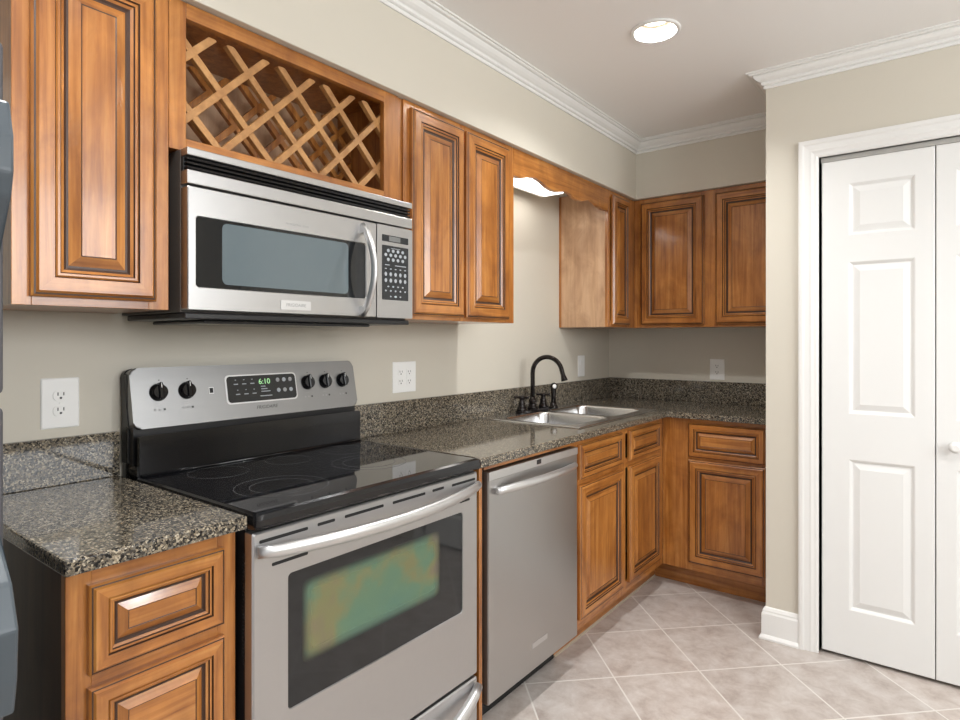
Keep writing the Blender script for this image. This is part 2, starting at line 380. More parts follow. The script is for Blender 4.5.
# bifold closet door
d1 = thing('door_1', 'white two-leaf folding closet door with moulded panels', 'door', (1.73, YP + .02, 0)); struct(d1)
fr = BW(YP + .007)
def leaf(u0, u1, name):
    m = MB(); z0, z1 = .014, 2.014; pu0, pu1 = u0 + .096, u1 - .060
    if name == 2: pu0, pu1 = u0 + .060, u1 - .096
    pan = [(.200, .806), (.990, 1.600), (1.707, 1.916)]
    T = -.033
    m.loft([(rrect(u0, u1, z0, z1), T), (rrect(u0, u1, z0, z1), -.003), (rrect(u0 + .003, u1 - .003, z0 + .003, z1 - .003), 0)], door_m, fr, cap1=False)
    a0, a1, c0, c1 = u0 + .003, u1 - .003, z0 + .003, z1 - .003
    q = lambda x0, x1, y0, y1: m.face([fr(x0, y0), fr(x1, y0), fr(x1, y1), fr(x0, y1)], door_m)
    q(a0, pu0, c0, c1); q(pu1, a1, c0, c1)
    zz = [c0] + [z for p in pan for z in p] + [c1]
    for i in range(0, len(zz), 2): q(pu0, pu1, zz[i], zz[i + 1])
    for p0, p1 in pan:
        m.loft([(rrect(pu0 + s, pu1 - s, p0 + s, p1 - s), d) for s, d in ((0, 0), (.004, -.002), (.012, -.009), (.016, -.009), (.038, -.002), (.040, -.002))], door_m, fr, cap0=False)
    bmesh.ops.remove_doubles(m.bm, verts=m.bm.verts, dist=1e-5)
    return m.build('leaf', d1)
leaf(1.359, 1.7325, 1); lf = leaf(1.7355, 2.111, 2)
m = MB(); m.lathe([(.009, 0), (.008, .012), (.016, .018), (.021, .027), (.020, .036), (.010, .042)], (1.792, .893), door_m, fr, 20); m.build('knob', lf)
m = MB(); m.box(OX0 + .006, OX1 - .006, OZ - .020, OZ - .0005, -.060, -.012, mat('grey_track_metal', (.5, .49, .46), .35, .6), BW(YP)); m.build('track', d1)
m = MB(); m.tube([(1.372, YP + .03, 2.010), (1.372, YP + .03, 2.024)], .005, handle_m); m.build('pivot_pin', d1)

# ------------------------------------------------------------------ downlights
baf_m = mat('cream_baffle', (.14, .12, .09), .5)
def downlight(x, y, label):
    t = thing('recessed_downlight', label, 'light', (x, y, ZC), 'recessed ceiling downlights')
    m = MB(); m.loft([(circ(x, y, r, 48), z) for r, z in ((.090, ZC - .0005), (.090, ZC - .004), (.086, ZC - .007), (.076, ZC - .007), (.073, ZC - .004), (.073, ZC + .004), (.0765, ZC + .004), (.0765, ZC - .0005))], trim_m, cap0=False, cap1=False, smooth=False); m.build('trim_ring', t)
    m = MB(); m.loft([(circ(x, y, r, 48), z) for r, z in ((.0725, ZC + .003), (.070, ZC + .055), (.068, ZC + .09))], baf_m, cap0=False, cap1=True, smooth=True); m.build('baffle', t)
    m = MB(); m.lathe([(.040, ZC + .085), (.062, ZC + .060), (.064, ZC + .052), (.058, ZC + .047)], (x, y), lamp_m, n=32); m.build('bulb', t)
    ld = bpy.data.lights.new('downlight_lamp', 'AREA'); ld.shape = 'DISK'; ld.size = .11; ld.energy = DOWN_W; ld.color = LIGHT_COL
    lo = bpy.data.objects.new('downlight_lamp', ld); C.objects.link(lo); lo.parent = t; lo.location = (0, 0, .044)
for i, (x, y) in enumerate(DL):
    downlight(x, y, ['glowing recessed ceiling downlight above the sink end of the kitchen', 'recessed ceiling downlight above the range, nearest the camera', 'recessed ceiling downlight in front of the closet door', 'recessed ceiling downlight behind the camera'][i])

# ------------------------------------------------------------------ cabinets
DP = [(0, 0, 0), (0, .012, 0), (.004, .0155, 1), (.0075, .0160, 0), (.012, .020, 0), (.039, .020, 1), (.0415, .0160, 0), (.0445, .0185, 0), (.049, .0185, 1), (.0515, .0150, 0), (.057, .0120, 1), (.062, .0085, 1), (.0665, .0085, 0), (.087, .0175, 1), (.0895, .0165, 0)]
def front(name, parent, fr, u0, u1, v0, v1, k=1.0, horiz=False, label=None):
    m = MB(); side = lambda i, q, mm: mm if mm is glaze else (wood_h if q in (0, 2) else wood_v)
    m.loft([(rrect(u0 + s * k, u1 - s * k, v0 + s * k, v1 - s * k), d) for s, d, _ in DP], [glaze if g else wood_v for s, d, g in DP[:-1]],
           fr, capm=wood_h if horiz else wood_v, side=side)
    return m.build(name, parent, label)
def frame(parent, fr, rects, t=.019, mm=None):
    """face frame as one mesh: list of (u0,u1,v0,v1, horizontal)"""
    m = MB()
    for u0, u1, v0, v1, h in rects: m.box(u0, u1, v0, v1, -t, 0, mm or (wood_h if h else wood_v), fr, .0008, 1)
    return m.build('face_frame', parent)
def carcass(parent, x0, x1, y0, y1, z0, z1, open_side, mm=wood_v, t=.015, sides=None):
    """open-fronted box: the side named is left out"""
    m = MB(); sides = sides or {}
    if open_side != 'x1': m.box(x1 - t, x1, y0, y1, z0, z1, sides.get('x1', mm))
    m.box(x0, x0 + t, y0, y1, z0, z1, sides.get('x0', mm))
    m.box(x0 + t, x1 - (t if open_side != 'x1' else 0), y1 - t, y1, z0, z1, sides.get('y1', mm))
    if open_side != 'y0': m.box(x0 + t, x1 - (t if open_side != 'x1' else 0), y0, y0 + t, z0, z1, sides.get('y0', mm))
    yy0 = y0 + (t if open_side != 'y0' else 0); xx1 = x1 - (t if open_side != 'x1' else 0)
    m.box(x0 + t, xx1, yy0, y1 - t, z0, z0 + t, sides.get('z0', mm)); m.box(x0 + t, xx1, yy0, y1 - t, z1 - t, z1, mm)
    return m.build('carcass', parent)
FU, ZU0, ZU1 = .307, 1.357, 2.104          # upper face plane, bottom, top
UF = LW(FU)
# upper left
t = thing('upper_cabinet', 'tall single-door maple wall cabinet left of the microwave, above the short countertop', 'cabinet', (0, -.175, ZU0))
carcass(t, .001, FU - .019, -.322, -.017, ZU0, ZU1, 'x1')
frame(t, UF, [(-.322, -.289, ZU0, ZU1, 0), (-.062, -.017, ZU0, ZU1, 0), (-.289, -.062, ZU0, ZU0 + .035, 1), (-.289, -.062, ZU1 - .035, ZU1, 1)])
front('door', t, UF, -.293, -.050, 1.375, 2.082)
# wine rack cabinet
t = thing('wine_rack_cabinet', 'short maple wall cabinet with diagonal wine lattice above the microwave', 'cabinet', (0, .36, 1.742))
RZ0 = 1.743
m = MB(); dk = wood_v
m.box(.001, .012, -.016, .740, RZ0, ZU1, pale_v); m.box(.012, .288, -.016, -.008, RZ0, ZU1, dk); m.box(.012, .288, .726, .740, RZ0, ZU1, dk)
m.box(.012, .288, -.008, .726, RZ0, RZ0 + .014, dk); m.box(.012, .288, -.008, .726, ZU1 - .014, ZU1, dk); m.build('carcass', t)
frame(t, UF, [(-.016, .025, RZ0, ZU1, 0), (.677, .740, RZ0, ZU1, 0), (.025, .677, RZ0, 1.774, 1), (.025, .677, 2.066, ZU1, 1)])
def lattice(x0, x1, y0, y1, z0, z1, lm, off=0.008):
    m = MB(); wd = .0092
    xm = (x0 + x1) / 2
    for sg in (1, -1):
        k = -6
        while k < 14:
            cy = .043 + off + .153 * k; cz = 1.9225 + .0765      # a node on the upper row
            # line z = cz + sg*(y - cy)
            def clip():
                pts = []
                lo, hi = y0, y1
                if sg > 0: lo = max(lo, cy + (z0 - cz)); hi = min(hi, cy + (z1 - cz))
                else: lo = max(lo, cy - (z1 - cz)); hi = min(hi, cy - (z0 - cz))
                return lo, hi
            lo, hi = clip(); k += 1
            if hi - lo < .02: continue
            h = wd * math.sqrt(2); za, zb = cz + sg * (lo - cy), cz + sg * (hi - cy)
            P4 = [(lo, za - h), (hi, zb - h), (hi, zb + h), (lo, za + h)]
            if sg > 0 and zb > z1 - .002: P4 = [(lo, za - h), (hi + h, z1), (hi + h - .006, z1 + .004), (hi - h + .004, z1 + .004), (hi - h, z1), (lo, za + h)]
            if sg < 0 and za > z1 - .002: P4 = [(lo - h, z1), (hi, zb - h), (hi, zb + h), (lo + h, z1), (lo + h - .004, z1 + .004), (lo - h + .006, z1 + .004)]
            m.prism(P4, x0 if sg > 0 else x0 + .0008, x1 if sg > 0 else x1 - .0008, lm, LW(0), .001, 1)
    return m.build('lattice', t)
lattice(.268, .287, -.006, .724, 1.760, 2.050, rack_w); lattice(.075, .093, -.006, .724, 1.760, 2.050, wood_v)
# right pair
t = thing('upper_cabinet', 'two-door maple wall cabinet between the microwave and the sink', 'cabinet', (0, 1.07, ZU0))
carcass(t, .001, FU - .019, .765, 1.427, ZU0, ZU1, 'x1')
frame(t, UF, [(.765, .820, ZU0, ZU1, 0), (1.065, 1.100, ZU0, ZU1, 0), (1.365, 1.427, ZU0, ZU1, 0)] + [(a, b, c, d, 1) for a, b in ((.82, 1.065), (1.10, 1.365)) for c, d in ((ZU0, ZU0 + .035), (ZU1 - .035, ZU1))])
front('door', t, UF, .795, 1.078, 1.371, 2.082); front('door', t, UF, 1.092, 1.376, 1.371, 2.082)
m = MB(); m.box(.270, .300, .7405, .7645, ZU0 + .385, ZU1, wood_v)
tag(m.build('filler_strip', origin=(.285, .752, 1.75)), 'narrow recessed wooden filler strip between wine lattice cabinet and two-door cabinet', 'strip')
# valance
val_px = []
VAL = [(1.4285, 1.988), (1.45, 1.985), (1.474, 1.985), (1.51, 1.993), (1.555, 2.007), (1.60, 2.013), (1.65, 2.006), (1.70, 1.991), (1.75, 1.985), (1.80, 1.988), (1.84, 1.998), (1.88, 2.006), (1.92, 2.000), (1.965, 1.988), (2.01, 1.985),
       (2.05, 1.990), (2.09, 2.002), (2.135, 2.011), (2.18, 2.004), (2.225, 1.991), (2.27, 1.985), (2.32, 1.988), (2.333, 1.990)]
m = MB(); m.prism([(y, z) for y, z in VAL] + [(2.333, ZU1), (1.4285, ZU1)], -.019, 0, wood_h, UF)
tag(m.build('valance', origin=(FU, 1.87, 2.0)), 'scalloped brown wooden valance board bridging the wall cabinets above the sink', 'valance')
# corner wall cabinet on the left wall
CY0, CYB, FB = 2.335, 2.680, 2.680
t = thing('upper_cabinet', 'corner wall cabinet with pale maple side panel right of the sink', 'cabinet', (0, 2.5, ZU0))
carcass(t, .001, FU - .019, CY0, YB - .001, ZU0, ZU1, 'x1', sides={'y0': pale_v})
frame(t, UF, [(CY0, 2.360, ZU0, ZU1, 0), (2.574, 2.700, ZU0, ZU1, 0), (2.360, 2.574, ZU0, ZU0 + .035, 1), (2.360, 2.574, ZU1 - .035, ZU1, 1)])
front('door', t, UF, 2.368, 2.590, 1.371, 2.082, .9)
# back wall cabinet
UB = BW(FB)
t = thing('upper_cabinet', 'two-door maple wall cabinet on the back wall beside the closet', 'cabinet', (.73, YB, ZU0))
carcass(t, FU + .001, XP - .002, FB + .019, YB - .001, ZU0, ZU1, 'y0')
frame(t, UB, [(FU + .001, .372, ZU0, ZU1, 0), (.695, .792, ZU0, ZU1, 0), (1.115, XP - .002, ZU0, ZU1, 0), (.372, .695, ZU0, ZU0 + .035, 1), (.372, .695, ZU1 - .035, ZU1, 1), (.792, 1.115, ZU0, ZU0 + .035, 1), (.792, 1.115, ZU1 - .035, ZU1, 1)])
front('door', t, UB, .353, .714, 1.371, 2.080); front('door', t, UB, .775, 1.136, 1.371, 2.080)

# base cabinets
FL, ZT, ZK = .585, .885, .112          # lower face plane, top, toe height
LF = LW(FL)
ZL = .8965
t = thing('drawer_base_cabinet', 'narrow maple drawer cabinet with dark side left of the range', 'cabinet', (0, -.165, 0))
m = MB(); y0, y1 = -.320, -.010
m.box(.001, FL - .0195, y0, y0 + .014, 0, ZL, dark_v); m.box(.001, FL - .0195, y1 - .014, y1, 0, ZL, wood_v); m.box(.001, .014, y0 + .014, y1 - .014, 0, ZL, wood_v)  # left side coloured darker than the maple, for the fridge's shade
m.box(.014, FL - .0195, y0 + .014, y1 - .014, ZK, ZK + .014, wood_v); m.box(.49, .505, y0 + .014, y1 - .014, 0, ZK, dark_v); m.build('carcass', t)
frame(t, LF, [(y0, -.281, ZK, ZL, 0), (-.050, y1, ZK, ZL, 0), (-.281, -.050, .848, ZL, 1), (-.281, -.050, .675, .714, 1), (-.281, -.050, .395, .430, 1), (-.281, -.050, ZK, ZK + .03, 1)])
for a, b in ((.706, .862), (.412, .683), (.127, .387)): front('drawer', t, LF, -.288, -.041, a, b, .70, True)
# end panel left of the dishwasher
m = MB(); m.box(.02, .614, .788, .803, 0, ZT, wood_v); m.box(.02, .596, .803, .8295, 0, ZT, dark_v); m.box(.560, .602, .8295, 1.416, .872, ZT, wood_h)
tag(m.build('end_panel', origin=(.3, .8, 0)), 'thin upright wooden end panel between range and dishwasher', 'panel')
# sink base
t = thing('sink_base_cabinet', 'two-door maple base cabinet with false drawer fronts under the sink', 'cabinet', (0, 1.9, 0))
m = MB(); y0, y1 = 1.424, 2.405
m.box(.001, .504, y0, y0 + .015, 0, ZT, wood_v); m.box(.504, FL - .0195, y0, y0 + .015, ZK, ZT, wood_v); m.box(.001, .014, y0 + .015, y1, 0, ZT, wood_v); m.box(.014, FL - .0195, y0 + .015, y1, ZK, ZK + .015, wood_v)
m.build('carcass', t)
m = MB(); m.box(.495, .505, y0, 2.500, 0, ZK, wood_h); m.build('toe_kick', t)
m = MB(); m.prism([(.505, 0), (.512, 0), (.510, .005), (.505, .008)], -2.4945, -y0, mat('tan_caulk', (.42, .35, .27), .5), Fr((0, 0, 0), (1, 0, 0), (0, 0, 1), (0, -1, 0))); struct(m.build('trim_3'))
frame(t, LF, [(y0, 1.482, ZK, ZT, 0), (1.866, 1.938, ZK, ZT, 0), (2.320, y1, ZK, ZT, 0)] + [(a, b, c, d, 1) for a, b in ((1.482, 1.866), (1.938, 2.320)) for c, d in ((.850, ZT), (.692, .735), (ZK, .165))])
front('drawer', t, LF, 1.474, 1.878, .722, .863, .62, True); front('drawer', t, LF, 1.958, 2.337, .722, .863, .62, True)
front('door', t, LF, 1.474, 1.883, .155, .697, .9); front('door', t, LF, 1.958, 2.340, .155, .697, .9)
# back base
FY = 2.405; BF = BW(FY)
t = thing('drawer_base_cabinet', 'maple base cabinet with one drawer over one door on the back wall', 'cabinet', (.87, YB, 0))
m = MB(); m.box(FL - .019, XP - .002, YB - .015, YB - .001, 0, ZT, wood_v); m.box(XP - .017, XP - .002, FY + .0195, YB - .015, 0, ZT, wood_v); m.box(FL + .02, XP - .017, FY + .0195, YB - .015, ZK, ZK + .015, wood_v); m.build('carcass', t)
m = MB(); m.box(.5055, XP - .002, 2.500, 2.510, 0, ZK, wood_h); m.build('toe_kick', t)
frame(t, BF, [(FL + .0005, .738, ZK, ZT, 0), (1.070, XP - .002, ZK, ZT, 0)] + [(.738, 1.070, c, d, 1) for c, d in ((.845, ZT), (.660, .715), (ZK, .17))])
front('drawer', t, BF, .722, 1.086, .690, .862, .70, True); front('door', t, BF, .722, 1.086, .152, .676)

# ------------------------------------------------------------------ countertops
G0, G1, GS = .8862, .916, 1.040
t = thing('countertop', 'short speckled granite countertop left of the range', 'countertop', (.3, -.165, .8975))
m = MB(); m.box(.0005, .630, -.335, -.009, .8975, .925, granite_m, bev=.004); m.build('slab', t)
m = MB(); m.box(.0005, .020, -.335, -.009, .925, GS + .002, granite_m, bev=.002); m.build('backsplash', t)
t = thing('countertop', 'long L-shaped speckled granite countertop holding the sink', 'countertop', (.3, 1.9, G0))
SB = [(1.578, 1.935), (1.978, 2.335)]; SX0, SX1 = .130, .510           # the bowls
m = MB(); m.slab([.0005, SX0 - .02, SX1 + .02, .622, XP - .001], [.769, SB[0][0] - .02, SB[1][1] + .02, 2.367, YB - .001][:3] + [2.368, YB - .001], lambda i, j: (i < 3 or j == 3) and not (i == 1 and j == 1), G0, G1, granite_m)
bevel_mod(m.build('slab', t), .004)
m = MB(); m.box(.0005, .020, .769, YB - .001, G1, GS, granite_m, bev=.002); m.build('backsplash', t)
m = MB(); m.box(.0205, XP - .001, YB - .020, YB - .001, G1, GS, granite_m, bev=.002); m.build('backsplash', t)

# ------------------------------------------------------------------ sink
t = thing('kitchen_sink', 'double-bowl stainless steel drop-in sink set into the granite', 'sink', (.31, 1.97, G1))
X0, X1, Y0, Y1 = .026, .556, 1.549, 2.380
m = MB(); RZ = G1 + .0005
def rim_with_holes():
    # flat rim as strips around both bowls, each strip meeting the rounded bowl mouth
    bm = m.bm; k = m.mi(sink_m)
    cells = [(Y0, (SB[0][1] + SB[1][0]) / 2, SB[0]), ((SB[0][1] + SB[1][0]) / 2, Y1, SB[1])]
    zt = RZ + .0045
    for c0, c1, (b0, b1) in cells:
        hole = rrect(SX0, SX1, b0, b1, .055, 8); n = len(hole)
        cx, cy = (SX0 + SX1) / 2, (b0 + b1) / 2
        outer = []
        for (hx, hy) in hole:
            dx, dy = hx - cx, hy - cy
            f = []
            if abs(dx) > 1e-6: f.append(((X1 if dx > 0 else X0) - cx) / dx)
            if abs(dy) > 1e-6: f.append(((c1 if dy > 0 else c0) - cy) / dy)
            q = min(f); outer.append((cx + dx * q, cy + dy * q))
        # corners of the cell
        for tx, ty in ((X1, c0), (X1, c1), (X0, c1), (X0, c0)):
            i = min(range(n), key=lambda i: (outer[i][0] - tx) ** 2 + (outer[i][1] - ty) ** 2); outer[i] = (tx, ty)
        vo = [bm.verts.new((x, y, zt)) for x, y in outer]; vi = [bm.verts.new((x, y, zt)) for x, y in hole]
        for i in range(n): bm.faces.new([vo[i], vo[(i + 1) % n], vi[(i + 1) % n], vi[i]]).material_index = k
    m.loft([(rrect(X0 - .004, X1 + .004, Y0 - .004, Y1 + .004), RZ), (rrect(X0 - .003, X1 + .003, Y0 - .003, Y1 + .003), RZ + .003), (rrect(X0, X1, Y0, Y1), zt)], sink_m, cap0=False, cap1=False)
rim_with_holes(); m.build('rim', t)
for b0, b1 in SB:
    m = MB(); z = RZ + .0045
    loops = [(rrect(SX0 + s, SX1 - s, b0 + s, b1 - s, max(.02, .055 - s * .2), 8), z - h) for s, h in ((0, 0), (.004, .003), (.007, .010), (.012, .10), (.018, .15), (.030, .175), (.050, .185), (.10, .187))]
    m.loft(loops, sink_m, cap0=False, smooth=True); bo = m.build('bowl', t)
    m = MB(); cx, cy = (SX0 + SX1) / 2, (b0 + b1) / 2
    m.lathe([(.045, z - .1865), (.045, z - .184), (.038, z - .1835), (.034, z - .186), (.006, z - .186)], (cx, cy), chrome, n=24); m.build('drain', bo)

# ------------------------------------------------------------------ faucet
FX, FYc, FZ = .090, 1.915, RZ + .0048
t = thing('kitchen_faucet', 'dark bronze high-arc two-handle faucet behind the sink', 'faucet', (FX, FYc, FZ))
m = MB(); m.prism(rrect(FX - .027, FX + .027, FYc - .135, FYc + .135, .026, 6), FZ, FZ + .014, bronze, bev=.003, bevall=False); m.build('base_plate', t)
m = MB(); m.lathe([(.027, FZ + .014), (.025, FZ + .022), (.020, FZ + .030), (.018, FZ + .045), (.021, FZ + .050), (.021, FZ + .056), (.015, FZ + .064), (.0125, FZ + .075)], (FX, FYc), bronze, n=24); m.build('spout_base', t)
rr, zc_ = .086, FZ + .197
pts = [(FX, FYc, FZ + .07), (FX, FYc, FZ + .14), (FX, FYc, FZ + .19)]
for k in range(0, 19):
    a = math.pi - math.pi * k / 18 * 1.0 + 0.0
    a = math.pi - R(168) * k / 18
    pts.append((FX + rr + rr * math.cos(a), FYc, zc_ + rr * math.sin(a) * .95))
x1, _, z1 = pts[-1]; x2, _, z2 = pts[-2]; dx, dz = x1 - x2, z1 - z2; q = math.hypot(dx, dz); dx /= q; dz /= q
pts += [(x1 + dx * e, FYc, z1 + dz * e) for e in (.012, .024, .034, .048, .053)]
rad = [.0115] * (len(pts) - 5) + [.0115, .0115, .0135, .0165, .0165]
m = MB(); m.tube(pts, rad, bronze, 16, up=(0, 1, 0)); m.build('spout', t)
for sy in (-1, 1):
    hy = FYc + sy * .1015; m = MB()
    m.lathe([(.025, FZ + .014), (.026, FZ + .018), (.020, FZ + .028), (.015, FZ + .042), (.017, FZ + .050), (.013, FZ + .058), (.011, FZ + .068), (.014, FZ + .074), (.014, FZ + .082), (.006, FZ + .087)], (FX, hy), bronze, n=20)
    for a in (20, 110):
        c, s_ = math.cos(R(a)), math.sin(R(a))
        m.tube([(FX - .036 * c, hy - .036 * s_, FZ + .079), (FX - .03 * c, hy - .03 * s_, FZ + .079), (FX, hy, FZ + .078), (FX + .03 * c, hy + .03 * s_, FZ + .079), (FX + .036 * c, hy + .036 * s_, FZ + .079)], [.0075, .0065, .005, .0065, .0075], bronze, 10)
    m.build('handle', t)
sy_ = 2.122
t = thing('side_sprayer', 'black side sprayer standing in its base right of the faucet', 'sprayer', (FX, sy_, FZ))
m = MB(); m.lathe([(.024, FZ), (.024, FZ + .006), (.019, FZ + .014), (.016, FZ + .030)], (FX, sy_), bronze, n=20); m.build('base', t)
m = MB(); m.lathe([(.014, FZ + .030), (.0125, FZ + .06), (.0145, FZ + .092), (.0155, FZ + .100), (.014, FZ + .108)], (FX, sy_), bronze, n=20)
hd = Fr((FX - .002, sy_, FZ + .116), (.53, .85, 0), (0, 0, 1), (.85, -.53, 0)); m.lathe([(.010, -.010), (.017, -.004), (.019, .008), (.0175, .014)], (0, 0), bronze, hd, 20); body = m.build('head', t)
m = MB(); m.lathe([(.0115, .0142), (.0115, .017), (.007, .018)], (0, 0), white_pl, hd, 20); m.build('spray_face', body, 'pale round spray face')

# ------------------------------------------------------------------ fixture over the sink
t = thing('fluorescent_fixture', 'glowing white fluorescent light fixture under the soffit behind the valance', 'light', (.13, 1.75, SZ))
m = MB(); m.box(.052, .215, 1.44, 2.055, 2.078, SZ - .001, white_pl, bev=.003); m.box(.052, .066, 1.44, 2.055, 2.046, 2.080, white_pl, bev=.002); m.build('housing', t)
m = MB(); m.prism([(.068, 2.0775), (.068, 2.052), (.08, 2.044), (.19, 2.044), (.212, 2.060), (.212, 2.0775)], -2.045, -1.45, tube_m, Fr((0, 0, 0), (1, 0, 0), (0, 0, 1), (0, -1, 0))); m.build('diffuser', t)
ld = bpy.data.lights.new('sink_lamp', 'AREA'); ld.shape = 'RECTANGLE'; ld.size = .12; ld.size_y = .58; ld.energy = SINK_W; ld.color = (1, .96, .9)
lo = bpy.data.objects.new('sink_lamp', ld); C.objects.link(lo); lo.parent = t; lo.location = (.01, 0, 2.040 - SZ)

# ------------------------------------------------------------------ microwave
t = thing('microwave_oven', 'stainless over-the-range microwave with arched handle below the wine lattice', 'microwave', (.0, .379, 1.335))
MF = LW(.358)
m = MB(); m.box(.002, .325, .002, .757, 1.352, 1.7405, mat('dark_brown_sheet_metal', (.075, .066, .058), .35), bev=.002); m.build('body', t)
m = MB(); m.box(.002, .757, 1.722, 1.7405, -.033, 0, steel_h, MF, .002); m.box(.002, .757, 1.655, 1.688, -.033, 0, steel_h, MF, .002)
m.box(.003, .756, 1.688, 1.722, -.033, -.022, black_mt, MF)
for i in range(3): m.prism([(-.022, 1.6905 + i * .0105), (-.008, 1.693 + i * .0105), (-.006, 1.697 + i * .0105), (-.022, 1.6955 + i * .0105)], -.754, -.005, black_gl, Fr((.358, 0, 0), (1, 0, 0), (0, 0, 1), (0, -1, 0)))
m.build('vent_grille', t)
m = MB(); W0, W1, V0, V1 = .022, .556, 1.411, 1.582
m.loft([(rrect(.003, .5965, 1.357, 1.650, .004), -.033), (rrect(.003, .5965, 1.357, 1.650, .004), -.002), (rrect(.005, .5945, 1.359, 1.648, .004), 0), (rrect(W0, W1, V0, V1, .008), 0), (rrect(W0 + .002, W1 - .002, V0 + .002, V1 - .002, .008), -.003)], steel_h, MF, cap1=False)
md = m.build('door', t)
m = MB(); m.loft([(rrect(W0 + .002, W1 - .002, V0 + .002, V1 - .002, .008), -.006), (rrect(W0 + .002, W1 - .002, V0 + .002, V1 - .002, .008), -.0028), (rrect(.090, .487, 1.423, 1.574, .014), -.0028)], glass_dk, MF, capm=mw_mesh)
m.build('window', md, 'grey screened window in a black border')
m = MB(); pts = []; rad = []
for k in range(21):
    f = k / 20; z = 1.362 + f * (1.636 - 1.362); pts.append((.362 + .054 * math.sin(math.pi * f) ** .8, .535, z)); rad.append(.010)
m.tube(pts, rad, handle_m, 14, flat=(1.15, .8), up=(0, 1, 0))
for z0, z1, z2 in ((1.3625, 1.376, 1.390), (1.6355, 1.622, 1.608)): m.prism([(.357, z0), (.376, z0 + (z1 - z0) * .5), (.390, z1 + (z2 - z1) * .6), (.357, z2)], -.543, -.527, handle_m, Fr((0, 0, 0), (1, 0, 0), (0, 0, 1), (0, -1, 0)))
m.build('handle', md)
m = MB(); m.prism(rrect(.253, .349, 1.368, 1.393, .002), 0, .0022, handle_m, MF, .0007, 1); m.text('FRIGIDAIRE', .0125, print_gr, LW(.3603), .301, 1.3805); m.build('badge', md)
m = MB(); m.text('PROFESSIONAL SERIES', .0075, print_gr, LW(.3581), .306, 1.6000, extrude=.0002); m.build('lettering', md)
m = MB(); m.prism(rrect(.599, .757, 1.357, 1.650, .003), -.033, 0, steel_h, MF, .002); cp = m.build('control_panel', t)
m = MB(); m.prism(rrect(.620, .737, 1.599, 1.620, .002), 0, .0008, panel_m, MF); m.prism(rrect(.650, .700, 1.6015, 1.6175, .001), .0008, .0011, mat('grey_display', (.16, .165, .16), .2), MF); m.build('display', cp)
m = MB(); m.prism(rrect(.620, .737, 1.414, 1.587, .002), 0, .0008, panel_m, MF); kp = m.build('keypad', cp)
for a, b, c, d in ((.632, .652, 1.5238, 1.5265), (.676, .726, 1.5238, 1.5265), (.658, .700, 1.5785, 1.5800)): m = MB(); m.box(a, b, c, d, .0008, .0011, btn_m, MF); m.build('printed_label', cp)
def btn(y, z, ry, rz):
    m = MB(); m.prism([(y + ry * math.cos(R(30 * k)), z + rz * math.sin(R(30 * k))) for k in range(12)], .0008, .0013, btn_m, MF); m.build('button', cp)
for n_, z, ry, rz in ((4, 1.571, .0062, .0055), (5, 1.557, .0062, .0055), (4, 1.5425, .0062, .0055), (5, 1.513, .0045, .0018), (5, 1.496, .0056, .0065), (5, 1.476, .0056, .0065), (4, 1.4565, .0045, .0025), (5, 1.443, .0038, .0028), (3, 1.425, .006, .0035)):
    for i in range(n_): btn(.6785 + (i - (n_ - 1) / 2) * .0215, z, ry * (.6 if n_ == 3 and i != 1 else 1), rz * (.7 if n_ == 3 and i != 1 else 1))
m = MB(); m.box(.03, .345, .004, .755, 1.3365, 1.3515, black_pl, bev=.003); m.box(.05, .325, .06, .60, 1.327, 1.3365, black_gl, bev=.004); m.build('underside', t)

# ------------------------------------------------------------------ range
t = thing('electric_range', 'stainless electric range with black glass cooktop between the two countertops', 'range', (.3, .381, 0))
m = MB(); m.box(.020, .600, .003, .759, .03, .893, black_pl); m.box(.05, .55, .03, .73, 0, .03, black_mt)
for z in range(30): m.box(.592, .598, .0015, .003, .60 + z * .008, .604 + z * .008, black_mt)
m.build('body', t)
m = MB()
CZ = .926
m.loft([(rrect(.085, .640, .001, .761, .012), .893), (rrect(.083, .648, -.001, .763, .014), .900), (rrect(.083, .650, -.001, .763, .014), .914), (rrect(.086, .645, .002, .760, .014), .924), (rrect(.090, .637, .007, .755, .014), .9275), (rrect(.094, .630, .012, .750, .012), CZ)], black_gl, capm=cook_gl, smooth=False)
ct = m.build('cooktop', t)
def ring(cx, cy, r, wd=.0012):
    m = MB(); n = 64
    m.loft([(circ(cx, cy, r - wd, n), CZ + .00015), (circ(cx, cy, r - wd, n), CZ + .0003), (circ(cx, cy, r + wd, n), CZ + .0003), (circ(cx, cy, r + wd, n), CZ + .00015)], ring_m, cap0=False, cap1=False); m.build('burner_ring', ct)
for cx, cy, r in ((.195, .170, .077), (.465, .185, .112), (.465, .185, .076), (.200, .388, .066), (.415, .515, .108), (.415, .515, .076), (.200, .600, .078)): ring(cx, cy, r)
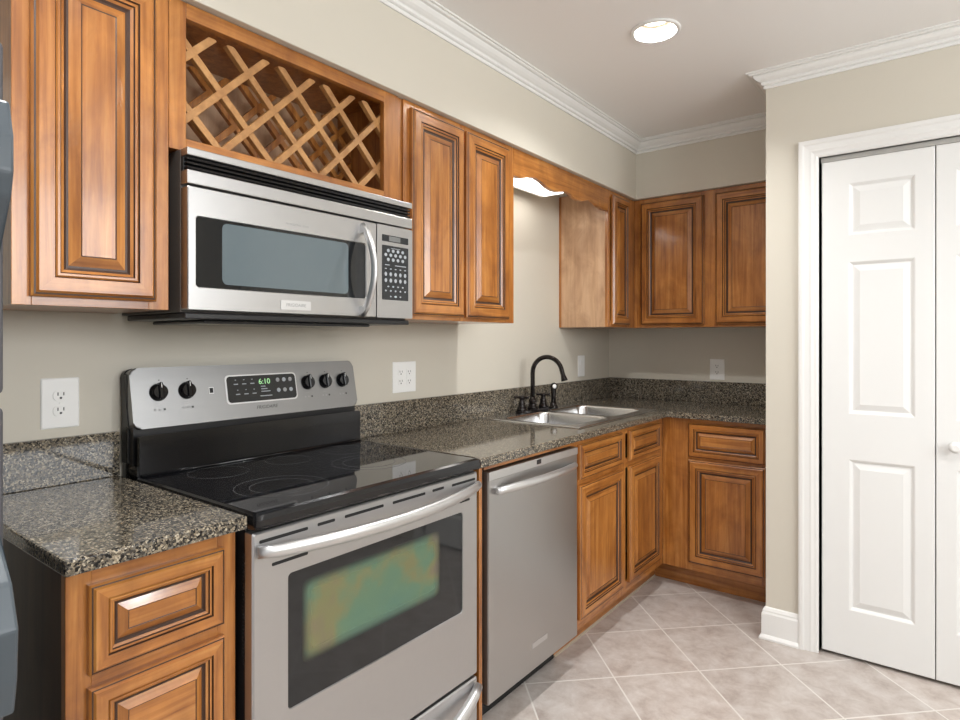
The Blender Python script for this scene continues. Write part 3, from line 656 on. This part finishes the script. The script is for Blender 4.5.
# backguard
BN = Vector((.160, 0, .032)).normalized(); BV = Vector((-.032, 0, .160)).normalized()
BGF = Fr((.082, 0, 1.050), (0, 1, 0), BV, BN)
m = MB(); m.box(.010, .097, .002, .760, .893, .955, black_gl); m.box(.008, .045, -.002, .763, .955, 1.195, black_pl, bev=.004); m.box(.045, .068, .004, .758, .955, 1.055, black_pl)
m.prism(rrect(.006, .756, .9265, 1.034, .006), 0, .012, black_gl, LW(.088), .003); m.tube([(.104, .010, .929), (.104, .752, .929)], .0045, black_gl); m.build('backguard', t)
m = MB()
m.prism(rrect(0, .762, 0, .1645, .020, 6), -.030, 0, console_m, BGF, .005, 3, bevall=False); pn = m.build('control_panel', t)
m = MB(); m.prism(rrect(-.0025, .7640, -.002, .167, .020, 6), -.052, -.028, black_pl, BGF, .003); m.build('panel_housing', t)
def knob(y, v):
    m = MB(); f = Fr(BGF(y, v), BGF.U, BGF.V, BGF.N)
    m.lathe([(.0240, 0), (.0240, .003), (.0225, .006), (.0200, .016), (.0180, .018)], (0, 0), black_gl, f, 28)
    m.prism([(-.0055, -.020), (.0055, -.020), (.0055, .019), (.003, .0255), (-.003, .0255), (-.0055, .019)], .004, .024, black_gl, f, .002)
    o = m.build('knob', t)
    m = MB(); m.box(-.0008, .0008, .010, .023, .0241, .0244, white_pl, f); m.build('pointer_mark', o)
kz = .095
for y in (.070, .148, .556, .628, .702): knob(y, kz)
for y in (.070, .148, .556, .628, .702):        # printed icons under each dial
    m = MB()
    for i in range(3): m.box(y - .016 + i * .013, y - .010 + i * .013, .045, .0505, 0, .0003, print_gr if i != 2 else print_dk, BGF)
    m.build('dial_marking', pn)
    m = MB(); m.box(y + .003, y + .006, .127, .130, 0, .0003, print_dk, BGF); m.build('dial_tick', pn)
    m = MB(); m.box(y - .010, y + .002, .060, .0615, 0, .0003, print_gr, BGF); m.build('dial_caption', pn)
m = MB(); m.text('FRIGIDAIRE', .0145, print_dk, BGF, .396, .0275, shear=.25); m.build('lettering', pn)
m = MB(); m.box(.213, .227, .081, .100, 0, .001, handle_m, BGF); m.box(.2145, .2255, .083, .098, .001, .0016, black_mt, BGF); m.build('switch', pn)
m = MB(); m.prism(rrect(.264, .512, .044, .132, .012), 0, .0015, handle_m, BGF); m.prism(rrect(.268, .508, .048, .128, .010), .0015, .003, panel_m, BGF, .0008, 1); dp = m.build('display', t)
m = MB(); m.text('6:10', .024, led_m, Fr(BGF(0, 0, .0032), BGF.U, BGF.V, BGF.N), .394, .107); m.build('digits', dp)
f = Fr(BGF(0, 0, .0031), BGF.U, BGF.V, BGF.N)
for y, v, wdt in ((.388, .091, .016), (.391, .083, .022), (.396, .075, .032), (.396, .061, .042)): m = MB(); m.box(y - wdt / 2, y + wdt / 2, v, v + .0028, 0, .0002, btn_m, f); m.build('indicator_label', dp)
for i in range(3):
    for j in range(2):
        y = .297 + i * .0275 + j * .004; v = .105 - j * .031
        m = MB(); m.box(y - .007, y + .007, v - .003, v, 0, .0002, btn_m, f); m.box(y - .002, y + .002, v + .010, v + .0125, 0, .0002, btn_m, f); m.build('pad_marking', dp)
for i in range(3):
    for j in range(2):
        m = MB(); m.prism(circ(.442 + i * .023, .110 - j * .033, .0068, 16), 0, .0004, btn_m if (i + j) % 2 else print_gr, f); m.build('button', dp)
# oven door
OF = LW(.630)
m = MB(); D0, D1, E0, E1 = .002, .760, .268, .884; g0, g1, h0, h1 = .087, .690, .478, .777
m.loft([(rrect(D0, D1, E0, E1, .004), -.029), (rrect(D0, D1, E0, E1, .004), -.004), (rrect(D0 + .004, D1 - .004, E0 + .004, E1 - .004, .004), 0), (rrect(g0, g1, h0, h1, .010), 0), (rrect(g0 + .001, g1 - .001, h0 + .001, h1 - .001, .010), -.003)], [satin] * 4, OF, cap1=False)
for a, b, z in ((.017, .139, .8635), (.165, .215, .8645), (.244, .370, .8645), (.402, .526, .8640), (.555, .604, .8650), (.639, .748, .8640), (.047, .139, .808), (.674, .722, .808)):
    m.prism(rrect(a, b, z - .0036, z + .0036, .003, 3), -.002, .0004, black_mt, OF)
od = m.build('oven_door', t)
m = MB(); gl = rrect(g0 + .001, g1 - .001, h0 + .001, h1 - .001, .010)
m.loft([(gl, -.008), (gl, -.0028), (rrect(.105, .672, .495, .765, .01), -.0028)], glass_dk, OF, capm=painted_sheen_m); m.build('window', od, 'dark coated oven window with painted green reflection')
def bow(y0, y1, xe, xm, ze, zm, r, name, parent, mm, n=24, flat=(1, 1)):
    m = MB(); pts = []; rad = []
    for k in range(n + 1):
        f = k / n; s = math.sin(math.pi * f) ** .75
        pts.append((xe + (xm - xe) * s, y0 + (y1 - y0) * f, ze + (zm - ze) * s)); rad.append(r * (.8 + .2 * min(1, s * 2)))
    m.tube(pts, rad, mm, 16, flat=flat); return m.build(name, parent)
bow(.008, .754, .640, .690, .846, .838, .0155, 'handle', od, handle_m, flat=(.8, 1.0))
m = MB(); m.loft([(rrect(.002, .760, .062, .258, .004), -.029), (rrect(.002, .760, .062, .258, .004), -.004), (rrect(.006, .756, .066, .254, .004), 0)], satin, OF); dr = m.build('storage_drawer', t)
bow(.010, .752, .640, .685, .236, .175, .017, 'handle', dr, handle_m)

# ------------------------------------------------------------------ dishwasher
t = thing('dishwasher', 'stainless dishwasher with bar handle between range and sink cabinet', 'dishwasher', (.3, 1.125, 0))
m = MB(); m.box(.03, .560, .8305, 1.4155, .108, .868, black_pl); m.box(.06, .495, .8305, 1.4155, .02, .108, black_pl); m.box(.05, .5, .85, 1.40, 0, .02, black_mt); m.build('body', t)
DF = LW(.618)
m = MB(); m.loft([(rrect(.833, 1.416, .126, .866), -.057), (rrect(.833, 1.416, .126, .866), -.006), (rrect(.835, 1.414, .128, .864), -.001), (rrect(.839, 1.410, .132, .860), 0)], steel_v, DF); dd = m.build('door', t)
m = MB(); m.box(.834, 1.415, .838, .8655, -.004, .0025, handle_m, DF, .002); m.box(1.114, 1.142, .846, .862, .0025, .0035, black_pl, DF); m.build('control_strip', dd)
bow(.868, 1.386, .624, .660, .800, .806, .0135, 'handle', dd, handle_m)
m = MB(); m.box(1.088, 1.188, .204, .222, 0, .0012, handle_m, DF); m.build('badge', dd)
m = MB(); m.box(.4955, .510, .8305, 1.4155, .002, .1075, black_mt); m.build('toe_kick', t)

# ------------------------------------------------------------------ refrigerator
t = thing('refrigerator', 'dark grey refrigerator at the left edge with slate bow handles', 'refrigerator', (.4, -.85, 0))
FRY = -.449
m = MB(); m.box(.03, .690, -1.20, FRY - .004, .04, 1.680, fridge_m, bev=.004); m.box(.06, .62, -1.17, FRY - .03, 0, .04, black_mt); m.build('body', t)
m = MB(); m.box(.695, .765, -1.20, FRY, 1.213, 1.688, fridge_m, bev=.008, seg=3); fz = m.build('freezer_door', t)
m = MB(); m.box(.695, .765, -1.20, FRY, .060, 1.197, fridge_m, bev=.008, seg=3); fd = m.build('door', t)
hf = Fr((0, 0, 0), (1, 0, 0), (0, 0, 1), (0, -1, 0))
m = MB(); m.prism([(.764, 1.586), (.838, 1.586), (.850, 1.54), (.855, 1.495), (.845, 1.465), (.795, 1.405), (.772, 1.36), (.764, 1.355)], .462, .495, fridge_h, hf, .004); m.build('handle', fz, 'slate grey bow handle')
m = MB(); m.prism([(.764, 1.075), (.772, 1.07), (.795, 1.03), (.848, .985), (.873, .935), (.868, .87), (.856, .825), (.764, .825)], .462, .495, fridge_h, hf, .004); m.build('handle', fd, 'slate grey bow handle')

# ------------------------------------------------------------------ wall plates
def duplex(parent, fr, u, v):
    for dv in (.019, -.019):
        m = MB(); m.prism(rrect(u - .0165, u + .0165, v + dv - .0135, v + dv + .0135, .011, 6), .004, .0062, white_pl, fr)
        m.box(u - .0075, u - .0052, v + dv, v + dv + .008, .0062, .0064, slot_m, fr); m.box(u + .0052, u + .0075, v + dv, v + dv + .008, .0062, .0064, slot_m, fr)
        m.prism(circ(u, v + dv - .006, .0028, 12), .0062, .0064, slot_m, fr); m.build('socket', parent)
    m = MB(); m.prism(circ(u, v, .003, 12), .004, .005, white_pl, fr); m.build('screw', parent)
def plate(parent, fr, u0, u1, v0, v1):
    m = MB(); m.loft([(rrect(u0, u1, v0, v1, .003, 3), .0003), (rrect(u0, u1, v0, v1, .003, 3), .002), (rrect(u0 + .003, u1 - .003, v0 + .003, v1 - .003, .003, 3), .004)], white_pl, fr); return m.build('plate', parent)
W = LW(0)
t = thing('wall_outlet', 'white duplex wall outlet above the short countertop left of the range', 'outlet', (0, -.141, 1.065), 'white wall outlets'); plate(t, W, -.183, -.099, 1.065, 1.191); duplex(t, W, -.141, 1.128)
t = thing('wall_outlet', 'wide white double outlet plate right of the range backguard', 'outlet', (0, 1.08, 1.07), 'white wall outlets'); plate(t, W, 1.013, 1.146, 1.071, 1.197); duplex(t, W, 1.056, 1.134)
m = MB(); m.prism(rrect(1.087, 1.121, 1.100, 1.168, .002, 3), .004, .0065, white_pl, W)
for dv in (.019, -.019):
    v = 1.134 + dv; m.box(1.0965, 1.0985, v, v + .007, .0065, .0067, slot_m, W); m.box(1.1095, 1.1115, v, v + .007, .0065, .0067, slot_m, W); m.prism(circ(1.104, v - .006, .0027, 12), .0065, .0067, slot_m, W)
m.build('socket', t)
t = thing('light_switch', 'narrow white rocker switch on the wall right of the faucet', 'switch', (0, 2.60, 1.062)); plate(t, W, 2.558, 2.642, 1.063, 1.191)
m = MB(); m.prism([(.004, 1.093), (.007, 1.127), (.0095, 1.161), (.004, 1.161)], -2.6165, -2.5835, white_pl, hf); m.build('rocker', t)
t = thing('wall_outlet', 'white duplex wall outlet on the back wall above the corner countertop', 'outlet', (.693, YB, 1.05), 'white wall outlets'); plate(t, BW(YB), .651, .735, 1.050, 1.173); duplex(t, BW(YB), .693, 1.1115)

for o in bpy.data.objects:
    if '_o' in o: del o['_o']
